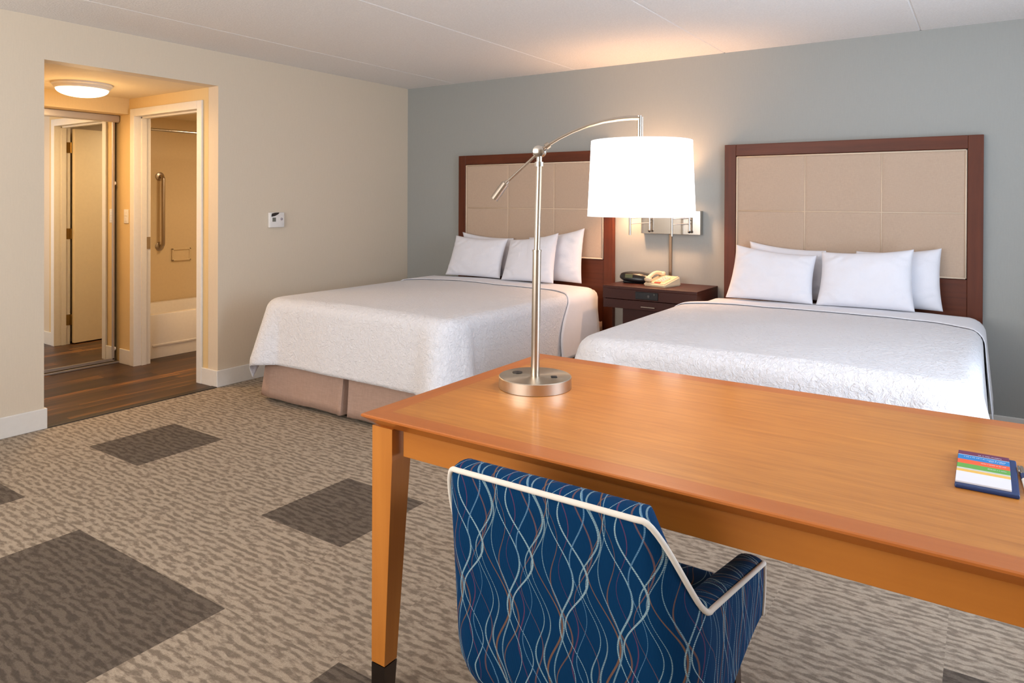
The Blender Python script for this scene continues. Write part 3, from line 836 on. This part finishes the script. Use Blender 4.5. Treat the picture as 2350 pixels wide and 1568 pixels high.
tag(B((2.652, -.014, .755), (2.674, -.001, 1.122), .003).build('cord_cover', MAT['conduit'], None), 'thin bronze cord cover running from wall lamp down to nightstand', 'cord cover')

# ------------------------------------------------------------------ desk
DXL, DXR, DYF, DYB, DZT = 3.223, 5.02, -3.7125, -2.784, .781
dk = thing('desk', ((DXL+DXR)/2, (DYF+DYB)/2, 0), 'large honey-coloured wooden desk with tapered legs in the foreground', 'desk')
bx, by = (DXL+DXR)/2, (DYF+DYB)/2
LD = lambda mb: rel(mb, (bx, by, 0))
bw = .060
def border(kk):
    mb = MB(); e = .0015
    o = [(DXL, DYF), (DXR, DYF), (DXR, DYB), (DXL, DYB)]
    i = [(DXL+bw, DYF+bw), (DXR-bw, DYF+bw), (DXR-bw, DYB-bw), (DXL+bw, DYB-bw)]
    u = [(DXL+.042, DYF+.036), (DXR-.042, DYF+.036), (DXR-.042, DYB-.036), (DXL+.042, DYB-.036)]
    zt_, ze, zb = DZT, DZT-.007, DZT-.036
    for k in (kk,):
        a, b = k, (k+1) % 4
        sh = .0025
        def ins(p, q, d):  # shrink towards centre
            return (p[0]+(1 if p[0] < bx else -1)*d, p[1]+(1 if p[1] < by else -1)*d, q)
        P = [[ins(i[a], zt_, 0), ins(o[a], zt_, sh), ins(o[a], zt_-sh, 0), ins(o[a], ze, 0), ins(u[a], zb, 0), ins(i[a], zb, 0)],
             [ins(i[b], zt_, 0), ins(o[b], zt_, sh), ins(o[b], zt_-sh, 0), ins(o[b], ze, 0), ins(u[b], zb, 0), ins(i[b], zb, 0)]]
        mb.grid(P)
    return LD(mb)
for k in (0, 2, 1, 3): border(k).build('top_border', MAT['desk_edge'] if k % 2 == 0 else MAT['desk_edge_y'], dk)
LD(B((DXL+bw, DYF+bw, DZT-.034), (DXR-bw, DYB-bw, DZT))).build('veneer_top', MAT['desk_top'], dk)
ax0, ax1, ay0, ay1, az1, az0 = DXL+.05, DXR-.05, -3.662, DYB-.052, DZT-.036, .6705
for a, b in (((ax0+.06, ay0, az0), (ax1-.06, ay0+.022, az1)), ((ax0+.06, ay1-.022, az0), (ax1-.06, ay1, az1))):
    LD(B(a, b, .0015)).build('apron', MAT['desk_apron'], dk)
for xx in (ax0, ax1-.022): LD(B((xx, ay0+.06, az0), (xx+.022, ay1-.06, az1), .0015)).build('apron', MAT['desk_apron'], dk)
LW, LB = .074, .044
for qx in (0, 1):
    for qy in (0, 1):
        X0 = 3.2385 if not qx else DXR-.0155; Y0 = -3.684 if not qy else DYB-.028
        sx, sy = (1, -1)[qx], (1, -1)[qy]
        def R4(w, z, sx=sx, sy=sy, X0=X0, Y0=Y0):
            p = [(X0, Y0), (X0+sx*w, Y0), (X0+sx*w, Y0+sy*w), (X0, Y0+sy*w)]
            if sx*sy < 0: p = p[::-1]
            return [(x, y, z) for x, y in p]
        zc = .094; wc = LB+(LW-LB)*(zc/.66)
        m_ = MB().hexa(R4(wc, zc)+R4(LW, .66)).hexa(R4(LW, .66)+R4(LW, az1))
        lg = LD(m_).build('leg', MAT['desk_leg'], dk)
        m_ = MB().hexa(R4(LB, 0)+R4(wc+.0005, zc-.003))
        LD(m_).build('ferrule', MAT['cap'], lg)

# ------------------------------------------------------------------ desk lamp
k_ = .875
LX, LY = CAM.x+(3.300-CAM.x)*k_, CAM.y+(-2.940-CAM.y)*k_
la = thing('desk_lamp', (LX, LY, DZT), 'tall brushed nickel arc desk lamp with lit white drum shade', 'desk lamp', rz=YAW)
def zz(py): return 1.3616-.0107+(470.35-py)*.001367-DZT
MB().lathe([(0, 0), (.108, 0), (.1135, .001), (.1135, .034), (.112, .036), (0, .036)], n=72).build('base', MAT['disc'], la, smooth=True, angle=30)
sk = MB().lathe([(0, .036), (.016, .036), (.016, .0385), (.006, .0385), (0, .037)], (-.055, .035, 0), 20).build('outlet', MAT['black'], la)
MB().box((.048, -.030, .0355), (.068, -.014, .0395), .002).build('switch', MAT['black'], la)
def px(x): return (x-1227)*.001367
lean = .010
MB().tube([(0, -.0, .03), (.004, 0, zz(575))], .0135, 20).build('lower_pole', MAT['nickel'], la, smooth=True, angle=50)
MB().tube([(.004, 0, zz(575)-.003), (lean, 0, zz(378))], .0095, 20).tube([(.004, 0, zz(577)), (.004, 0, zz(573))], .0145, 20).build('upper_pole', MAT['nickel'], la, smooth=True, angle=50)
J = (lean+.001, 0, zz(348))
MB().tube([(lean, 0, zz(382)), (lean, 0, zz(372))], .014, 18).tube([(lean, 0, zz(374)), (lean, 0, zz(352))], .009, 16).build('collar', MAT['steel'], la, smooth=True, angle=50)
jo = MB().lathe([(0, -.026), (.010, -.026), (.0175, -.022), (.018, -.012), (.013, -.008), (.013, .008), (.018, .012), (.0175, .022), (0, .024)], J, 28, axis=(.25, 1, 0)).build('joint', MAT['steel'], la, smooth=True, angle=45)
arcp = [(1253, 335), (1280, 318), (1310, 303), (1345, 289), (1380, 279), (1415, 273), (1440, 270.5), (1463, 270)]
pts = [J]+[(px(x), .0, zz(y)) for x, y in arcp]
rad = [.005]*5+[.006, .0068, .0072, .0075]
MB().tube(pts, rad, 14).tube([(px(1249), 0, zz(338)), (px(1257), 0, zz(332))], .011, 14).build('arm', MAT['nickel'], la, smooth=True, angle=50)
MB().tube([J, (px(1226), 0, zz(357)), (px(1160), 0, zz(419))], .0045, 12).tube([(px(1224), 0, zz(359)), (px(1229), 0, zz(354.5))], .010, 14).build('counter_rod', MAT['nickel'], la, smooth=True, angle=50)
MB().tube([(px(1163), 0, zz(415)), (px(1158), 0, zz(421)), (px(1157), 0, zz(422)), (px(1131), 0, zz(458))], [.006, .007, .0125, .0125], 18).build('counterweight', MAT['nickel'], la, smooth=True, angle=40)
sxp = px(1463)
MB().tube([(sxp, 0, zz(265)), (sxp, 0, zz(315))], .0075, 16).tube([(sxp, 0, zz(316)), (sxp, 0, zz(345))], .004, 10).build('drop_stem', MAT['steel'], la, smooth=True, angle=50)
MB().tube([(sxp+.010, 0, zz(268)), (sxp+.010, 0, zz(312))], .0012, 8).build('pull_chain', MAT['steel'], la)
scx = px(1467.5); Rb, Rt, zb, zt_ = .1665, .1560, zz(496), zz(323)
hem = .012
def ringr(z): return Rb+(Rt-Rb)*(z-zb)/(zt_-zb)
m_ = MB().lathe([(ringr(zb+hem), zb+hem), (ringr(zt_-hem*1.2), zt_-hem*1.2), (ringr(zt_-hem*1.2)-.002, zt_-hem*1.2), (ringr(zb+hem)-.002, zb+hem), (ringr(zb+hem), zb+hem)], (scx, 0, 0), 72)
shd = m_.build('lamp_shade', MAT['shade_glow'], la, smooth=True, angle=40)
for z0_, z1_ in ((zb, zb+hem), (zt_-hem*1.2, zt_)):
    m_ = MB().lathe([(ringr(z0_)+.0005, z0_), (ringr(z1_)+.0005, z1_), (ringr(z1_)-.0025, z1_), (ringr(z0_)-.0025, z0_), (ringr(z0_)+.0005, z0_)], (scx, 0, 0), 72)
    m_.build('hem', MAT['shade_hem'], shd, smooth=True, angle=40)
m_ = MB()
for k in range(3):
    a = k*2*PI/3+.4; m_.tube([(scx, 0, zt_-.02), (scx+(Rt-.002)*math.cos(a), (Rt-.002)*math.sin(a), zt_-.006)], .0015, 6)
m_.build('spider', MAT['steel'], la)
MB().lathe([(0, .05), (.018, .042), (.03, .015), (.026, -.015), (.013, -.04), (.013, -.07), (0, -.07)][::-1], (scx, 0, (zb+zt_)/2), 20).build('bulb', MAT['bulb'], la, smooth=True)
lw = Vector((LX+math.cos(YAW)*scx, LY+math.sin(YAW)*scx, DZT+(zb+zt_)/2+.03))
point('desk_lamp_light', lw, 12, (1, .66, .38), .05)

# ------------------------------------------------------------------ notepad and pen
pd = thing('notepad_holder', (4.640, -3.250, DZT), 'navy blue leatherette notepad holder at the right end of the desk', 'notepad holder')
MB().box((-.0545, -.128, 0), (.0545, .098, .009), .003).build('holder', MAT['navy'], pd)
def stripes_mat():
    m = NT('striped_notepaper'); v = m.coord(); x, y, z = m.sep(v)
    bands = [(-.2, S(218, 216, 222)), (-.042, S(222, 176, 84)), (-.026, S(190, 190, 182)), (-.016, S(92, 156, 64)), (.014, S(222, 88, 44)), (.043, S(24, 116, 180)), (.075, S(196, 214, 226)), (.0775, S(98, 34, 68))]
    col = None
    for y0_, c in bands:
        col = m.mix(0.0, c, c) if col is None else m.mix(m.math('GREATER_THAN', y, y0_), col, c)
    m.set(col, .6); return m.m
nb = MB().box((-.0475, -.106, 0), (.0475, .106, .004), .0008); nface = len(nb.bm.faces); rr_s = random.Random(3)
for yb0, xa, xb in ((.086, -.01, .034), (.062, -.036, .040), (.054, .01, .040), (.030, -.004, .04), (.0, .008, .042)):
    x = xa
    while x < xb:
        l_ = rr_s.uniform(.0012, .003)
        nb.box((x, yb0, .0039), (x+l_, yb0+rr_s.uniform(.002, .0034), .0042)); x += l_+rr_s.choice((.0008, .0008, .0022))
npd = nb.build('notepad', [stripes_mat(), plain('pale_print', S(190, 196, 214), .6)], None)
for i, p_ in enumerate(npd.data.polygons): p_.material_index = 0 if i < nface else 1
npd.location = (4.634, -3.262, DZT+.009)
tag(npd, 'white notepad with maroon, blue, orange, green and yellow header stripes', 'notepad')
pn = thing('pen', (4.7045, -3.25, DZT), 'white and blue ballpoint pen right of the notepad', 'pen', rz=math.radians(2))
MB().tube([(0, -.085, .006), (0, -.02, .006)], [.0045, .0052], 12).build('barrel', MAT['white_plastic'], pn, smooth=True, angle=50)
MB().tube([(0, -.02, .006), (0, .012, .006)], .0055, 12).build('grip', MAT['navy'], pn, smooth=True, angle=50)
MB().tube([(0, .012, .006), (0, .06, .006)], .005, 12).box((-.0075, .02, .008), (-.004, .055, .012), .001).build('cap_clip', MAT['steel'], pn, smooth=True, angle=40)
MB().tube([(0, -.098, .006), (0, -.085, .006)], [.0012, .0045], 10).build('tip', MAT['steel'], pn, smooth=True, angle=50)

# ------------------------------------------------------------------ desk chair
CX0, CX1, CYB, CYF = 3.605, 4.212, -3.82, -3.365
ccx = (CX0+CX1)/2
ch = thing('desk_chair', (ccx, -3.6, 0), 'navy blue tub chair with wavy line pattern and cream piping, tucked under the desk', 'chair')
RC = .085
foot = []   # (x, y, nx, ny, kind)
def lin(p, q, n, nx, ny):
    for k in range(n): t = k/n; foot.append((p[0]+(q[0]-p[0])*t, p[1]+(q[1]-p[1])*t, nx, ny))
lin((CX1, CYF), (CX1, CYB+RC), 16, 1, 0)
for k in range(18):
    a = -PI/2*k/18; foot.append((CX1-RC+RC*math.cos(a), CYB+RC+RC*math.sin(a), math.cos(a), math.sin(a)))
lin((CX1-RC, CYB), (CX0+RC, CYB), 22, 0, -1)
for k in range(18):
    a = -PI/2-PI/2*k/18; foot.append((CX0+RC+RC*math.cos(a), CYB+RC+RC*math.sin(a), math.cos(a), math.sin(a)))
lin((CX0, CYB+RC), (CX0, CYF), 16, -1, 0); foot.append((CX0, CYF, -1, 0))
Ls = [0]
for a, b in zip(foot, foot[1:]): Ls.append(Ls[-1]+math.hypot(b[0]-a[0], b[1]-a[1]))
Ltot = Ls[-1]; side = CYF-CYB-RC; arcl = RC*PI/2
def topz(s):
    s = min(s, Ltot-s)
    st = side+.004
    return .508+.067*min(1, s/side)+(.785-.575)*smooth01((s-st)/.118)
def botz(s):
    s = min(s, Ltot-s)
    return .385-.05*smooth01(s/side)-.135*smooth01((s-side*.6)/(arcl+.15))
TH = .062
def cpt(i, z, inset=0.0):
    x, y, nx, ny = foot[i]; s = Ls[i]; q = (z-.35)/.47
    x_ = x-nx*inset; y_ = y-ny*inset
    back = max(0, -ny); y_ -= .08*q*back**.8 if back > 0 else 0
    x_ -= (x_-ccx)*.07*max(0, q)
    zb_ = botz(s); d = max(0, 1-(z-zb_)/.13)
    x_ -= (x_-ccx)*(.14 if ny < -.2 else .03)*d*d; y_ += (.05*d*d if back > .3 else 0)
    return Vector((x_-ccx, y_+3.6, z))
mb = MB(); uvl = mb.bm.loops.layers.uv.new('UVMap'); rows, uvs = [], []
for i in range(len(foot)):
    zt__, zb__ = topz(Ls[i]), botz(Ls[i]); col_, uvc = [], []; v = zb__
    for k in range(15):
        z = zb__+(zt__-zb__)*k/14; col_.append(cpt(i, z)); uvc.append((Ls[i], z))
    vv = zt__
    for k in range(1, 9):
        a = PI*k/8; p = cpt(i, zt__, TH/2*(1-math.cos(a))); p.z += .014*math.sin(a)
        vv += .011; col_.append(p); uvc.append((Ls[i], vv))
    for k in range(1, 7):
        z = zt__-(zt__-.40)*k/6; col_.append(cpt(i, z, TH)); vv += (zt__-.40)/6; uvc.append((Ls[i], vv))
    rows.append(col_); uvs.append(uvc)
V = [[mb.bm.verts.new(p) for p in r] for r in rows]
for i in range(len(V)-1):
    for j in range(len(V[0])-1):
        f = mb.bm.faces.new((V[i][j], V[i+1][j], V[i+1][j+1], V[i][j+1]))
        for lp, (a, b) in zip(f.loops, ((i, j), (i+1, j), (i+1, j+1), (i, j+1))): lp[uvl].uv = uvs[a][b]
for i in (0, -1):
    f = mb.bm.faces.new(V[i])
    for lp, p in zip(f.loops, rows[i]): lp[uvl].uv = (p.x, p.z)
mb.build('shell', MAT['wave'], ch, smooth=True, angle=55)
pip = [cpt(i, topz(Ls[i])+.002, -.001) for i in range(len(foot))]
m_ = MB().tube(pip, .0058, 10)
for i in (0, len(foot)-1):
    m_.tube([cpt(i, botz(Ls[i])+(topz(Ls[i])-botz(Ls[i]))*k/6, -.001)+Vector((0, .002, 0)) for k in range(7)], .0045, 8)
m_.build('piping', MAT['piping'], ch, smooth=True)
mb = MB().box((CX0+.075-ccx, CYB+.03+3.6, .37), (CX1-.075-ccx, CYF+.015+3.6, .455), .03, 4)
uvl = mb.bm.loops.layers.uv.new('UVMap')
for f in mb.bm.faces:
    for lp in f.loops: lp[uvl].uv = (lp.vert.co.x+.3, lp.vert.co.y+lp.vert.co.z)
mb.build('seat_cushion', MAT['wave'], ch, smooth=True, angle=50)
MB().box((CX0+.07-ccx, CYB+.10+3.6, .30), (CX1-.07-ccx, CYF-.02+3.6, .375), .01).build('seat_frame', MAT['darkleg'], ch)
for sx in (-1, 1):
    for (yy, sp) in ((CYB+.16+3.6, -.03), (CYF-.05+3.6, .01)):
        xx = sx*((CX1-CX0)/2-.075)
        def q4(cx_, cy_, w, z): return [(cx_-w, cy_-w, z), (cx_+w, cy_-w, z), (cx_+w, cy_+w, z), (cx_-w, cy_+w, z)]
        MB().hexa(q4(xx+sx*.02, yy+sp, .012, 0)+q4(xx, yy, .022, .32)).build('leg', MAT['darkleg'], ch)
